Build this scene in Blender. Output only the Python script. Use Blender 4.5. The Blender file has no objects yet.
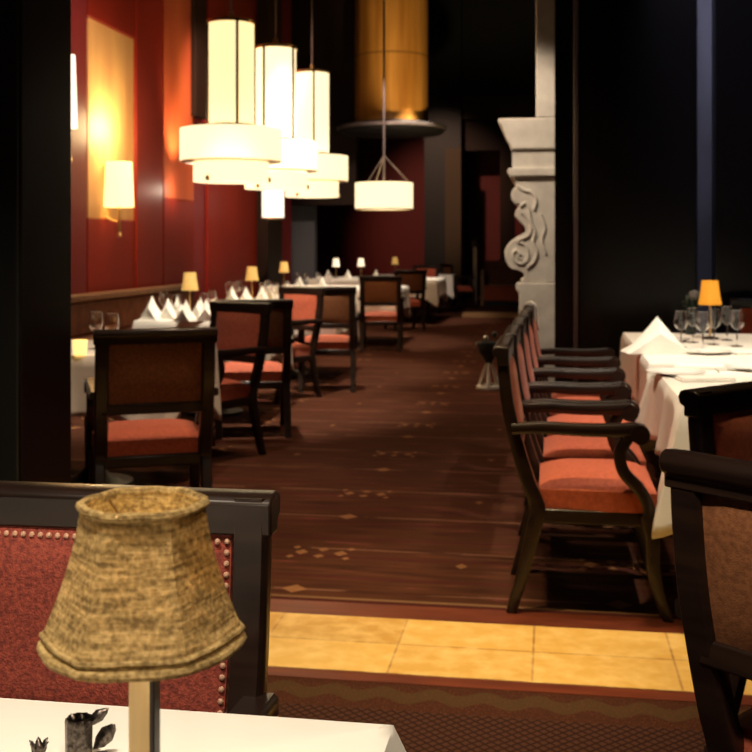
import bpy, bmesh, math, random
from mathutils import Vector
R=math.radians; random.seed(7)
COL=bpy.context.scene.collection
YAW=R(9); SN,CS=math.sin(YAW),math.cos(YAW); F=1100.0; HC=1.31; HY=247.0
def at(px,D,z=0.0):
    X=(px-376)/F*D
    return Vector((X*CS-D*SN, X*SN+D*CS, z))
def zy(py,D): return HC-(py-HY)*D/F

# ---------------------------------------------------------------- materials
MATS={}
def mat(name,col,rough=.5,metal=0,emis=None,es=0,noise=None,bump=None,trans=0,sheen=0,spec=.5,coat=0,ior=1.45,sss=0):
    m=bpy.data.materials.new(name); m.use_nodes=True; nt=m.node_tree; b=nt.nodes['Principled BSDF']
    b.inputs['Base Color'].default_value=(*col,1); b.inputs['Roughness'].default_value=rough
    b.inputs['Metallic'].default_value=metal; b.inputs['Transmission Weight'].default_value=trans
    b.inputs['Specular IOR Level'].default_value=spec; b.inputs['Coat Weight'].default_value=coat
    b.inputs['Coat Roughness'].default_value=.15; b.inputs['IOR'].default_value=ior
    b.inputs['Sheen Weight'].default_value=sheen
    if emis: b.inputs['Emission Color'].default_value=(*emis,1); b.inputs['Emission Strength'].default_value=es
    tc=nt.nodes.new('ShaderNodeTexCoord')
    if noise:
        sc,amt,c2=noise
        mp=nt.nodes.new('ShaderNodeMapping')
        mp.inputs['Scale'].default_value=sc if isinstance(sc,tuple) else (sc,sc,sc)
        n=nt.nodes.new('ShaderNodeTexNoise'); n.inputs['Scale'].default_value=1; n.inputs['Detail'].default_value=5
        mx=nt.nodes.new('ShaderNodeMix'); mx.data_type='RGBA'
        mx.inputs[6].default_value=(*col,1); mx.inputs[7].default_value=(*c2,1)
        cr=nt.nodes.new('ShaderNodeMapRange'); cr.inputs[1].default_value=.35; cr.inputs[2].default_value=.65; cr.inputs[4].default_value=amt
        nt.links.new(tc.outputs['Object'],mp.inputs[0]); nt.links.new(mp.outputs[0],n.inputs['Vector'])
        nt.links.new(n.outputs['Fac'],cr.inputs[0]); nt.links.new(cr.outputs[0],mx.inputs[0])
        nt.links.new(mx.outputs[2],b.inputs['Base Color'])
    if bump:
        sc,st=bump
        mp=nt.nodes.new('ShaderNodeMapping'); mp.inputs['Scale'].default_value=sc if isinstance(sc,tuple) else (sc,sc,sc)
        n=nt.nodes.new('ShaderNodeTexNoise'); n.inputs['Scale'].default_value=1; n.inputs['Detail'].default_value=3
        bp=nt.nodes.new('ShaderNodeBump'); bp.inputs['Strength'].default_value=st; bp.inputs['Distance'].default_value=.004
        nt.links.new(tc.outputs['Object'],mp.inputs[0]); nt.links.new(mp.outputs[0],n.inputs['Vector'])
        nt.links.new(n.outputs['Fac'],bp.inputs['Height']); nt.links.new(bp.outputs[0],b.inputs['Normal'])
    MATS[name]=m; return m

mat('dark_wood',(.010,.005,.004),.36,noise=((3,3,30),1,(.022,.011,.007)),coat=.12,spec=.4)
mat('coral',(.47,.095,.038),.75,noise=(60,.9,(.34,.06,.026)),bump=(400,.3),sheen=.2)
mat('red_weave',(.30,.055,.032),.8,noise=((150,150,150),1,(.14,.022,.015)),bump=(300,.5))
mat('brown_back',(.27,.10,.036),.75,noise=((90,90,90),1,(.17,.058,.02)),bump=(350,.3))
mat('brass',(.75,.5,.22),.3,1)
mat('nail_brass',(.85,.52,.36),.45,.6)
mat('cloth',(.86,.83,.76),.85,noise=(5,.4,(.76,.73,.68)),sheen=.1)
mat('napkin',(.88,.86,.80),.85,noise=(9,.4,(.80,.78,.72)))
mat('china',(.88,.86,.82),.2)
mat('silver',(.7,.68,.65),.25,1)
mat('dark_silver',(.20,.17,.15),.35,1,noise=(200,1,(.05,.04,.035)))
mat('black_lacquer',(.0045,.0035,.0035),.28,noise=((1.2,1.2,.5),1,(.0075,.0055,.006)))
mat('grey_lacquer',(.030,.033,.034),.45)
mat('matte_black',(.004,.0035,.0035),.6)
mat('ceil',(.02,.015,.012),.9)
mat('red_wall',(.20,.014,.008),.5,noise=((.7,.7,.3),1,(.27,.024,.012)),spec=.2)
mat('plum_wall',(.17,.020,.022),.5,noise=((.8,.8,.4),1,(.21,.028,.030)),spec=.2)
mat('far_red',(.12,.006,.004),.7,noise=((.8,.8,.3),1,(.09,.008,.007)))
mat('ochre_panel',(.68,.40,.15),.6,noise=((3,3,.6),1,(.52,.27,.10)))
mat('lit_red_panel',(.50,.11,.03),.6,noise=((1.5,1.5,.6),1,(.36,.06,.02)))  # red panel with its orange lamplight put into the colour
mat('brown_panel',(.022,.010,.005),.6,noise=((1.5,1.5,.6),1,(.014,.006,.004)),spec=.2)
mat('olive_post',(.060,.042,.025),.7,spec=.2)
mat('slate_panel',(.09,.09,.10),.6)
mat('bluegrey',(.15,.14,.17),.5,noise=((2,2,1),1,(.08,.07,.08)))  # pillar side; its bluish light is put into this tint
mat('bronze_trim',(.22,.18,.17),.35,.6)
mat('stone_white',(.60,.56,.49),.6,noise=(6,1,(.48,.44,.39)),bump=(40,.3))
mat('candle_shade',(.60,.42,.16),.8,emis=(1,.55,.14),es=.35,noise=(120,.7,(.5,.28,.06)),bump=(150,.5))
mat('amber_shade',(.60,.30,.04),.8,emis=(1,.36,.02),es=.6,noise=(120,.6,(.5,.2,.02)))
mat('pale_shade',(.85,.8,.7),.8,emis=(1,.80,.55),es=.8)
mat('lamp_paper',(.9,.85,.7),.8,emis=(1,.80,.46),es=1.45)
mat('lamp_paper_warm',(.9,.8,.55),.8,emis=(1,.76,.36),es=1.35)
mat('sconce_paper',(.9,.8,.5),.8,emis=(1,.72,.28),es=2.0)
mat('white_paper',(.9,.85,.78),.8,emis=(1,.86,.68),es=1.4)
mat('bulb',(1,.9,.7),.5,emis=(1,.72,.35),es=20)
mat('cream_wood',(.82,.62,.32),.5,noise=((60,60,4),1,(.70,.50,.22)))
mat('glass',(1,1,1),.02,trans=1,ior=1.45)
mat('leaf',(.012,.035,.028),.5,noise=(30,1,(.03,.05,.03)))
mat('dark_ceramic',(.02,.03,.03),.3)
mat('grey_petal',(.14,.13,.12),.7)
mat('bench',(.20,.07,.025),.6,noise=(8,1,(.12,.035,.015)))
mat('bench_cap',(.32,.17,.09),.4,noise=((1,20,20),1,(.22,.11,.05)))
mat('marble_step',(.30,.17,.08),.5)
mat('candle_glow',(.8,.6,.3),.6,emis=(1,.62,.18),es=1.8)

# rope-like woven straw of the lampshade
def straw():
    m=bpy.data.materials.new('woven_straw'); m.use_nodes=True; nt=m.node_tree; L=nt.links.new
    b=nt.nodes['Principled BSDF']; b.inputs['Roughness'].default_value=.85
    tc=nt.nodes.new('ShaderNodeTexCoord'); mp=nt.nodes.new('ShaderNodeMapping'); mp.inputs['Scale'].default_value=(22,22,260)
    n=nt.nodes.new('ShaderNodeTexNoise'); n.inputs['Scale'].default_value=1; n.inputs['Detail'].default_value=4
    L(tc.outputs['Object'],mp.inputs[0]); L(mp.outputs[0],n.inputs['Vector'])
    n2=nt.nodes.new('ShaderNodeTexNoise'); n2.inputs['Scale'].default_value=220; n2.inputs['Detail'].default_value=3
    L(tc.outputs['Object'],n2.inputs['Vector'])
    a=nt.nodes.new('ShaderNodeMath'); a.operation='ADD'; L(n.outputs['Fac'],a.inputs[0]); L(n2.outputs['Fac'],a.inputs[1])
    cr=nt.nodes.new('ShaderNodeValToRGB'); e=cr.color_ramp.elements
    hv=nt.nodes.new('ShaderNodeMath'); hv.operation='MULTIPLY'; hv.inputs[1].default_value=.5; L(a.outputs[0],hv.inputs[0])
    e[0].position=.38; e[0].color=(.19,.12,.04,1); e[1].position=.62; e[1].color=(.66,.48,.21,1)
    x=cr.color_ramp.elements.new(.5); x.color=(.42,.29,.11,1)
    L(hv.outputs[0],cr.inputs[0]); L(cr.outputs[0],b.inputs['Base Color'])
    bp=nt.nodes.new('ShaderNodeBump'); bp.inputs['Strength'].default_value=.9; bp.inputs['Distance'].default_value=.003
    L(hv.outputs[0],bp.inputs['Height']); L(bp.outputs[0],b.inputs['Normal'])
    tr=nt.nodes.new('ShaderNodeBsdfTranslucent'); L(cr.outputs[0],tr.inputs[0])
    ms=nt.nodes.new('ShaderNodeMixShader'); ms.inputs[0].default_value=.38
    L(b.outputs[0],ms.inputs[1]); L(tr.outputs[0],ms.inputs[2]); L(ms.outputs[0],nt.nodes['Material Output'].inputs[0])
    MATS['straw']=m
straw()

class N:   # tiny shader-math helper
    def __init__(s,nt): s.nt=nt
    def m(s,op,a,b=None,c=None):
        n=s.nt.nodes.new('ShaderNodeMath'); n.operation=op
        for i,v in enumerate((a,b,c)):
            if v is None: continue
            if isinstance(v,(int,float)): n.inputs[i].default_value=v
            else: s.nt.links.new(v,n.inputs[i])
        return n.outputs[0]
    def rep(s,v,off,per):   # signed distance to nearest repeat
        t=s.m('SUBTRACT',v,off-per/2); t=s.m('DIVIDE',t,per); t=s.m('FRACT',t); t=s.m('SUBTRACT',t,.5); return s.m('MULTIPLY',t,per)
    def dia(s,x,y,x0,y0,a,b):
        dx=s.m('DIVIDE',s.m('ABSOLUTE',s.m('SUBTRACT',x,x0)),a); dy=s.m('DIVIDE',s.m('ABSOLUTE',s.m('SUBTRACT',y,y0)),b)
        return s.m('LESS_THAN',s.m('ADD',dx,dy),1.0)
    def mix(s,f,a,b):
        n=s.nt.nodes.new('ShaderNodeMix'); n.data_type='RGBA'
        for i,v in ((0,f),(6,a),(7,b)):
            if isinstance(v,tuple): n.inputs[i].default_value=(*v,1)
            elif isinstance(v,(int,float)): n.inputs[i].default_value=v
            else: s.nt.links.new(v,n.inputs[i])
        return n.outputs[2]
def carpet(name,kind):
    m=bpy.data.materials.new(name); m.use_nodes=True; nt=m.node_tree; b=nt.nodes['Principled BSDF']
    b.inputs['Roughness'].default_value=.95; b.inputs['Specular IOR Level'].default_value=.1
    tc=nt.nodes.new('ShaderNodeTexCoord'); sp=nt.nodes.new('ShaderNodeSeparateXYZ'); nt.links.new(tc.outputs['Object'],sp.inputs[0])
    X,Y=sp.outputs[0],sp.outputs[1]; q=N(nt)
    nz=nt.nodes.new('ShaderNodeTexNoise'); nz.inputs['Scale'].default_value=1; nz.inputs['Detail'].default_value=4
    mp=nt.nodes.new('ShaderNodeMapping'); mp.inputs['Scale'].default_value=(3,22,1) if kind=='aisle' else (30,30,1)
    nt.links.new(tc.outputs['Object'],mp.inputs[0]); nt.links.new(mp.outputs[0],nz.inputs['Vector'])
    f=nt.nodes.new('ShaderNodeTexNoise'); f.inputs['Scale'].default_value=160; nt.links.new(tc.outputs['Object'],f.inputs['Vector'])
    if kind=='aisle':
        c=q.mix(q.m('MULTIPLY_ADD',nz.outputs['Fac'],2.4,-.7),(.032,.010,.0055),(.076,.026,.012))
        c=q.mix(q.m('LESS_THAN',q.m('ABSOLUTE',q.rep(Y,4.0,.285)),.012),c,(.055,.012,.010))
        # fine dotted cross lines
        ln=q.m('LESS_THAN',q.m('ABSOLUTE',q.rep(Y,5.26,.57)),.010)
        c=q.mix(q.m('MULTIPLY',ln,q.m('MULTIPLY',q.m('GREATER_THAN',nz.outputs['Fac'],.45),.75)),c,(.16,.075,.045))
        rx=q.rep(X,-.97,1.22); ry=q.rep(Y,5.76,1.14); tot=None
        for (x0,y0,a,bb) in tuple((p*1.0,q_,a_*.85,b_*.8) for p,q_,a_,b_ in ((-.085,.0,.035,.05),(.085,0,.035,.05),(0,-.05,.03,.035),(0,.05,.03,.035),(-.12,.07,.022,.03),(.12,.07,.022,.03),(-.12,-.07,.022,.03),(.12,-.07,.022,.03))):
            d=q.dia(rx,ry,x0,y0,a,bb); tot=d if tot is None else q.m('MAXIMUM',tot,d)
        ry2=q.rep(Y,5.26,1.14); tot=q.m('MAXIMUM',tot,q.dia(rx,ry2,0,0,.05,.05))
        rx3=q.rep(X,-.36,1.22); tot=q.m('MAXIMUM',tot,q.m('MULTIPLY',q.dia(rx3,ry,0,-.11,.025,.04),.7))
        c=q.mix(q.m('MULTIPLY',tot,q.m('MULTIPLY_ADD',f.outputs['Fac'],1.0,.15)),c,(.27,.13,.055))
        pk=q.m('GREATER_THAN',nz.outputs['Fac'],.66); c=q.mix(q.m('MULTIPLY',pk,.4),c,(.18,.035,.045))
        for yy in (4.03,):
            c=q.mix(q.m('MULTIPLY',q.m('LESS_THAN',q.m('ABSOLUTE',q.m('SUBTRACT',Y,yy)),.012),.6),c,(.22,.12,.06))
    elif kind=='border':
        w=q.m('SINE',q.m('MULTIPLY',X,42)); yy=q.m('ADD',Y,q.m('MULTIPLY',w,.02))
        c=q.mix(q.m('LESS_THAN',q.m('ABSOLUTE',q.m('SUBTRACT',yy,3.185)),.04),(.046,.015,.008),(.056,.030,.013))
        c=q.mix(q.m('GREATER_THAN',f.outputs['Fac'],.6),c,(.11,.035,.015))
    else:
        r=q.dia(q.rep(X,0,.034),q.rep(Y,0,.034),0,0,.012,.012); r2=q.dia(q.rep(X,.017,.034),q.rep(Y,.017,.034),0,0,.012,.012)
        c=q.mix(q.m('MULTIPLY',q.m('MAXIMUM',r,r2),.6),(.024,.008,.005),(.085,.035,.022))
    nt.links.new(c,b.inputs['Base Color'])
    bp=nt.nodes.new('ShaderNodeBump'); bp.inputs['Strength'].default_value=.5; bp.inputs['Distance'].default_value=.004
    nt.links.new(f.outputs['Fac'],bp.inputs['Height']); nt.links.new(bp.outputs[0],b.inputs['Normal'])
    MATS[name]=m
carpet('carpet_aisle','aisle'); carpet('carpet_border','border'); carpet('carpet_near','near')
def stone_tiles():
    m=bpy.data.materials.new('threshold_stone'); m.use_nodes=True; nt=m.node_tree; b=nt.nodes['Principled BSDF']
    b.inputs['Roughness'].default_value=.4
    tc=nt.nodes.new('ShaderNodeTexCoord'); mp=nt.nodes.new('ShaderNodeMapping'); mp.inputs['Location'].default_value=(.054,-3.335,0)
    br=nt.nodes.new('ShaderNodeTexBrick'); br.inputs['Scale'].default_value=1; br.offset=0; br.inputs['Brick Width'].default_value=.44; br.inputs['Row Height'].default_value=.25
    br.inputs['Mortar Size'].default_value=.004; br.inputs['Color1'].default_value=(.74,.45,.11,1); br.inputs['Color2'].default_value=(.56,.31,.065,1); br.inputs['Mortar'].default_value=(.40,.20,.05,1)
    n=nt.nodes.new('ShaderNodeTexNoise'); n.inputs['Scale'].default_value=14; n.inputs['Detail'].default_value=6
    L=nt.links.new; L(tc.outputs['Object'],mp.inputs[0]); L(mp.outputs[0],br.inputs['Vector']); L(tc.outputs['Object'],n.inputs['Vector'])
    q=N(nt); c=q.mix(q.m('MULTIPLY_ADD',n.outputs['Fac'],2.2,-.85),br.outputs['Color'],(.88,.62,.24)); L(c,b.inputs['Base Color'])
    MATS['stone']=m
stone_tiles()
mat('red_band',(.16,.035,.014),.4,noise=((4,30,1),1,(.10,.02,.01)))

# ---------------------------------------------------------------- mesh helpers
class MB:
    def __init__(s): s.v=[]; s.f=[]
    def add(s,vs,fs):
        o=len(s.v); s.v+= [tuple(v) for v in vs]; s.f+=[tuple(i+o for i in f) for f in fs]; return s
    def box(s,x0,x1,y0,y1,z0,z1):
        return s.add([(x,y,z) for z in (z0,z1) for y in (y0,y1) for x in (x0,x1)],[(0,2,3,1),(4,5,7,6),(0,1,5,4),(2,6,7,3),(0,4,6,2),(1,3,7,5)])
    def lathe(s,prof,seg=24,c=(0,0,0),shape=None,closed=False):
        vs=[];fs=[];n=len(prof)
        for r,z in prof:
            for k in range(seg):
                a=2*math.pi*k/seg; rr=r*(shape(a,z) if shape else 1)
                vs.append((c[0]+rr*math.cos(a),c[1]+rr*math.sin(a),c[2]+z))
        for i in range(n-1 if not closed else n):
            j=(i+1)%n
            for k in range(seg):
                l=(k+1)%seg; fs.append((i*seg+k,i*seg+l,j*seg+l,j*seg+k))
        if not closed:
            if prof[0][0]>1e-6: fs.append(tuple(reversed(range(seg))))
            if prof[-1][0]>1e-6: fs.append(tuple((n-1)*seg+k for k in range(seg)))
        return s.add(vs,fs)
    def tube(s,pts,r,seg=10,cap=True):
        pts=[Vector(p) for p in pts]; n=len(pts); rs=r if isinstance(r,(list,tuple)) else [r]*n
        vs=[];fs=[]; up=Vector((0,0,1)); prev=None
        for i,p in enumerate(pts):
            t=(pts[min(i+1,n-1)]-pts[max(i-1,0)]).normalized()
            if prev is None:
                u=t.cross(up); u=u.normalized() if u.length>1e-3 else Vector((1,0,0))
            else: u=(prev-t*prev.dot(t)).normalized()
            prev=u; w=t.cross(u)
            for k in range(seg):
                a=2*math.pi*k/seg; vs.append(p+u*math.cos(a)*rs[i]+w*math.sin(a)*rs[i])
        for i in range(n-1):
            for k in range(seg):
                l=(k+1)%seg; fs.append((i*seg+k,i*seg+l,(i+1)*seg+l,(i+1)*seg+k))
        if cap: fs.append(tuple(reversed(range(seg)))); fs.append(tuple((n-1)*seg+k for k in range(seg)))
        return s.add(vs,fs)
    def sweepyz(s,pts,xc,hw,th,seg=None):   # rounded-rect section swept along a curve in the YZ plane
        n=len(pts); vs=[];fs=[]; ths=th if isinstance(th,(list,tuple)) else [th]*n
        sec=[(-1,-.6),(-.75,-1),(.75,-1),(1,-.6),(1,.6),(.75,1),(-.75,1),(-1,.6)]
        for i,(y,z) in enumerate(pts):
            a=pts[max(i-1,0)]; b=pts[min(i+1,n-1)]; ty,tz=b[0]-a[0],b[1]-a[1]; L=math.hypot(ty,tz) or 1; ny,nz=-tz/L,ty/L
            for (u,w) in sec: vs.append((xc+u*hw,y+ny*w*ths[i]/2,z+nz*w*ths[i]/2))
        for i in range(n-1):
            for k in range(8):
                l=(k+1)%8; fs.append((i*8+k,i*8+l,(i+1)*8+l,(i+1)*8+k))
        fs.append(tuple(reversed(range(8)))); fs.append(tuple((n-1)*8+k for k in range(8)))
        return s.add(vs,fs)
    def prism(s,poly,a0,a1,axis='y'):    # polygon in XZ extruded along Y (or in XY along Z)
        n=len(poly)
        if axis=='y': vs=[(x,a0,z) for x,z in poly]+[(x,a1,z) for x,z in poly]
        else: vs=[(x,y,a0) for x,y in poly]+[(x,y,a1) for x,y in poly]
        fs=[tuple(range(n)),tuple(reversed(range(n,2*n)))]+[(i,i+n,(i+1)%n+n,(i+1)%n) for i in range(n)]
        return s.add(vs,fs)
    def build(s,name,m,parent=None,smooth=True,bevel=0,loc=None,solid=0,sub=0,origin=None):
        me=bpy.data.meshes.new(name)
        vs=s.v
        if origin: vs=[(v[0]-origin[0],v[1]-origin[1],v[2]-origin[2]) for v in vs]
        me.from_pydata(vs,[],s.f)
        bm=bmesh.new(); bm.from_mesh(me); bmesh.ops.recalc_face_normals(bm,faces=bm.faces); bm.to_mesh(me); bm.free()
        me.materials.append(MATS[m])
        o=bpy.data.objects.new(name,me); COL.objects.link(o)
        if origin: o.location=origin
        if parent: o.parent=parent
        if loc is not None: o.location=loc
        if smooth:
            me.polygons.foreach_set('use_smooth',[True]*len(me.polygons)); me.set_sharp_from_angle(angle=R(42))
        if solid: d=o.modifiers.new('s','SOLIDIFY'); d.thickness=solid; d.offset=-1
        if bevel: d=o.modifiers.new('b','BEVEL'); d.width=bevel; d.segments=2; d.limit_method='ANGLE'
        if sub: d=o.modifiers.new('u','SUBSURF'); d.levels=sub; d.render_levels=sub
        return o
def cat(pts,n=6):    # Catmull-Rom
    out=[]; P=[pts[0]]+list(pts)+[pts[-1]]
    for i in range(1,len(P)-2):
        for k in range(n):
            t=k/n; out.append(tuple(.5*((2*P[i][j])+(-P[i-1][j]+P[i+1][j])*t+(2*P[i-1][j]-5*P[i][j]+4*P[i+1][j]-P[i+2][j])*t*t+(-P[i-1][j]+3*P[i][j]-3*P[i+1][j]+P[i+2][j])*t**3) for j in range(len(P[0]))))
    out.append(tuple(pts[-1])); return out
def empty(name,loc=(0,0,0),rz=0):
    o=bpy.data.objects.new(name,None); o.empty_display_size=.1; COL.objects.link(o); o.location=loc; o.rotation_euler=(0,0,rz); return o
def tag(o,label,category,group=None,kind=None):
    o['label']=label; o['category']=category
    if group: o['group']=group
    if kind: o['kind']=kind
    return o
def struct(o): o['kind']='structure'; return o
def copy_tree(o,parent=None):
    c=o.copy(); COL.objects.link(c); c.parent=parent
    for ch in list(o.children): copy_tree(ch,c)
    return c
used=set()
def place(proto,loc,rz,label,category,group=None):
    o=proto if proto.name not in used else copy_tree(proto)
    used.add(proto.name); 
    o.location=loc; o.rotation_euler=(0,0,rz); tag(o,label,category,group); return o

# ---------------------------------------------------------------- setting
struct(MB().box(-7,5,3.98,31,-.1,0).build('floor','carpet_aisle',smooth=False))
struct(MB().box(-7,5,-2.5,3.08,-.1,0).build('floor','carpet_near',smooth=False))
struct(MB().box(-7,5,3.08,3.27,-.1,0).build('trim_1','carpet_border',smooth=False))
struct(MB().box(-7,5,3.27,3.335,-.1,.002).build('trim_2','red_band',smooth=False))
struct(MB().box(-7,5,3.335,3.83,-.1,.004).build('trim_3','stone',smooth=False))
struct(MB().box(-7,5,3.83,3.98,-.1,.002).build('trim_4','red_band',smooth=False))
H=8.6
struct(MB().box(-7,5,-2.5,31,H,H+.1).build('ceiling','ceil',smooth=False))
struct(MB().box(-4.8,-4.6,3.5,19.3,0,H).build('wall_left','plum_wall',smooth=False))
struct(MB().box(-7,5,29,29.2,0,H).build('wall_far','far_red',smooth=False))
struct(MB().box(4.8,5,-2.5,29,0,H).build('wall_right','matte_black',smooth=False))
struct(MB().box(-7,4.8,-2.6,-2.5,0,H).build('wall_back','brown_panel',smooth=False))
struct(MB().box(-7.1,-7,-2.5,29,0,H).build('wall_left_far','brown_panel',smooth=False))
tn=5
def trim(mb,m,bevel=0):
    global tn
    o=struct(mb.build('trim_%d'%tn,m,smooth=False,bevel=bevel)); tn+=1; return o
def ywall(px,x=-4.6):   # distance along the left wall seen at a photo column
    s=(px-376)/F; D=x/(s*CS-SN); return s*D*SN+D*CS
# pilasters and panels on left wall
def wallstrip(p0,p1,z0,z1,th,m): trim(MB().box(-4.6,-4.6+th,ywall(p0,-4.6+th),ywall(p1,-4.6+th),z0,z1),m,.01)
wallstrip(60,87,.0,H,.10,'plum_wall')
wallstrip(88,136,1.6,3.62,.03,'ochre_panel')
wallstrip(88,136,3.62,H,.05,'red_wall')
wallstrip(88,136,0,1.6,.05,'red_wall')
wallstrip(137,163,0,H,.07,'red_wall')
wallstrip(164,194,1.9,H,.03,'lit_red_panel')
wallstrip(164,194,0,1.9,.03,'red_wall')
wallstrip(196,207,3.0,H,.10,'brown_panel')
wallstrip(208,262,0,H,.04,'red_wall')
wallstrip(268,282,0,H,.22,'brown_panel')
# wainscot ledge
trim(MB().box(-4.6,-4.50,4,19.2,.0,.30),'brown_panel')

# black column, left foreground
c=empty('square_column',(-2.3,3.77,0)); tag(c,'tall black square column at the left edge of the picture','column')
MB().box(-.45,.49,-.20,.21,0,H).build('shaft','black_lacquer',c,False,.008)
MB().box(-.44,.482,-.212,-.20,0,H).build('grey_front_face','grey_lacquer',c,False,.003)  # thin sheet that makes the column's front face greyer than its sides
# right dark pillar and surrounds
y8=8.45
p=empty('square_pillar',(.66,y8+.3,0)); tag(p,'wide black lacquered pillar behind the right hand dining table','column')
MB().box(-.45,.42,-.3,.3,0,H).build('shaft','black_lacquer',p,False,.01)
MB().box(-.485,-.450,-.325,-.27,0,H).build('corner_strip','bronze_trim',p,False,.006)
trim(MB().box(.035,.24,8.8,9.1,0,H),'black_lacquer')
trim(MB().box(1.05,1.6,8.85,9.2,0,H),'bluegrey')
trim(MB().box(1.19,4.8,8.3,8.5,0,H),'black_lacquer')
# far wall dressing
def farbox(p0,p1,y0,y1,D,m,dep=.25):
    a=at(p0,D); b=at(p1,D); yy=(a.y+b.y)/2
    trim(MB().box(a.x,b.x,yy,yy+dep,max(0,zy(y1,D)),min(H,zy(y0,D))),m)
farbox(279,315,205,330,21,'slate_panel')
farbox(270,357,-60,205,20.5,'brown_panel')
farbox(424,461,-60,330,27,'matte_black')
farbox(445,461,148,330,26.6,'olive_post',.1)
farbox(461,560,95,118,27,'olive_post')
farbox(461,560,118,150,27.2,'brown_panel')
farbox(461,560,-60,95,27.3,'matte_black')
farbox(500,515,150,330,27,'brown_panel')
# far marble step
a=at(462,20.5); b=at(520,20.5); trim(MB().box(a.x,b.x+1.5,a.y,a.y+.6,0,.07),'marble_step')

# ---------------------------------------------------------------- chair
SP=cat([(-.094,0),(-.05,.15),(-.014,.30),(0,.38),(-.036,.48),(-.072,.60),(-.102,.725),(-.118,.85),(-.122,.95)],6)
def yb(z):
    for i in range(len(SP)-1):
        if SP[i][1]<=z<=SP[i+1][1]: t=(z-SP[i][1])/(SP[i+1][1]-SP[i][1]+1e-9); return SP[i][0]+t*(SP[i+1][0]-SP[i][0])
    return SP[-1][0]
def panel(x0,x1,z0,z1,off,bul,nx=8,nz=8):
    mb=MB(); vs=[];fs=[]
    for layer in (0,1):
        for j in range(nz+1):
            for i in range(nx+1):
                u,v=i/nx,j/nz; z=z0+v*(z1-z0)
                e=(1-(2*u-1)**6)*(1-(2*v-1)**6)
                y=yb(z)+(off if layer==0 else off+bul*(.25+.75*e)); vs.append((x0+u*(x1-x0),y,z))
    M=(nx+1)*(nz+1)
    for L in (0,1):
        for j in range(nz):
            for i in range(nx):
                a=L*M+j*(nx+1)+i; fs.append((a,a+1,a+nx+2,a+nx+1))
    ring=[i for i in range(nx+1)]+[j*(nx+1)+nx for j in range(1,nz+1)]+[nz*(nx+1)+i for i in range(nx-1,-1,-1)]+[j*(nx+1) for j in range(nz-1,0,-1)]
    for k in range(len(ring)):
        a=ring[k]; b=ring[(k+1)%len(ring)]; fs.append((a,b,b+M,a+M))
    return mb.add(vs,fs)
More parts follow.
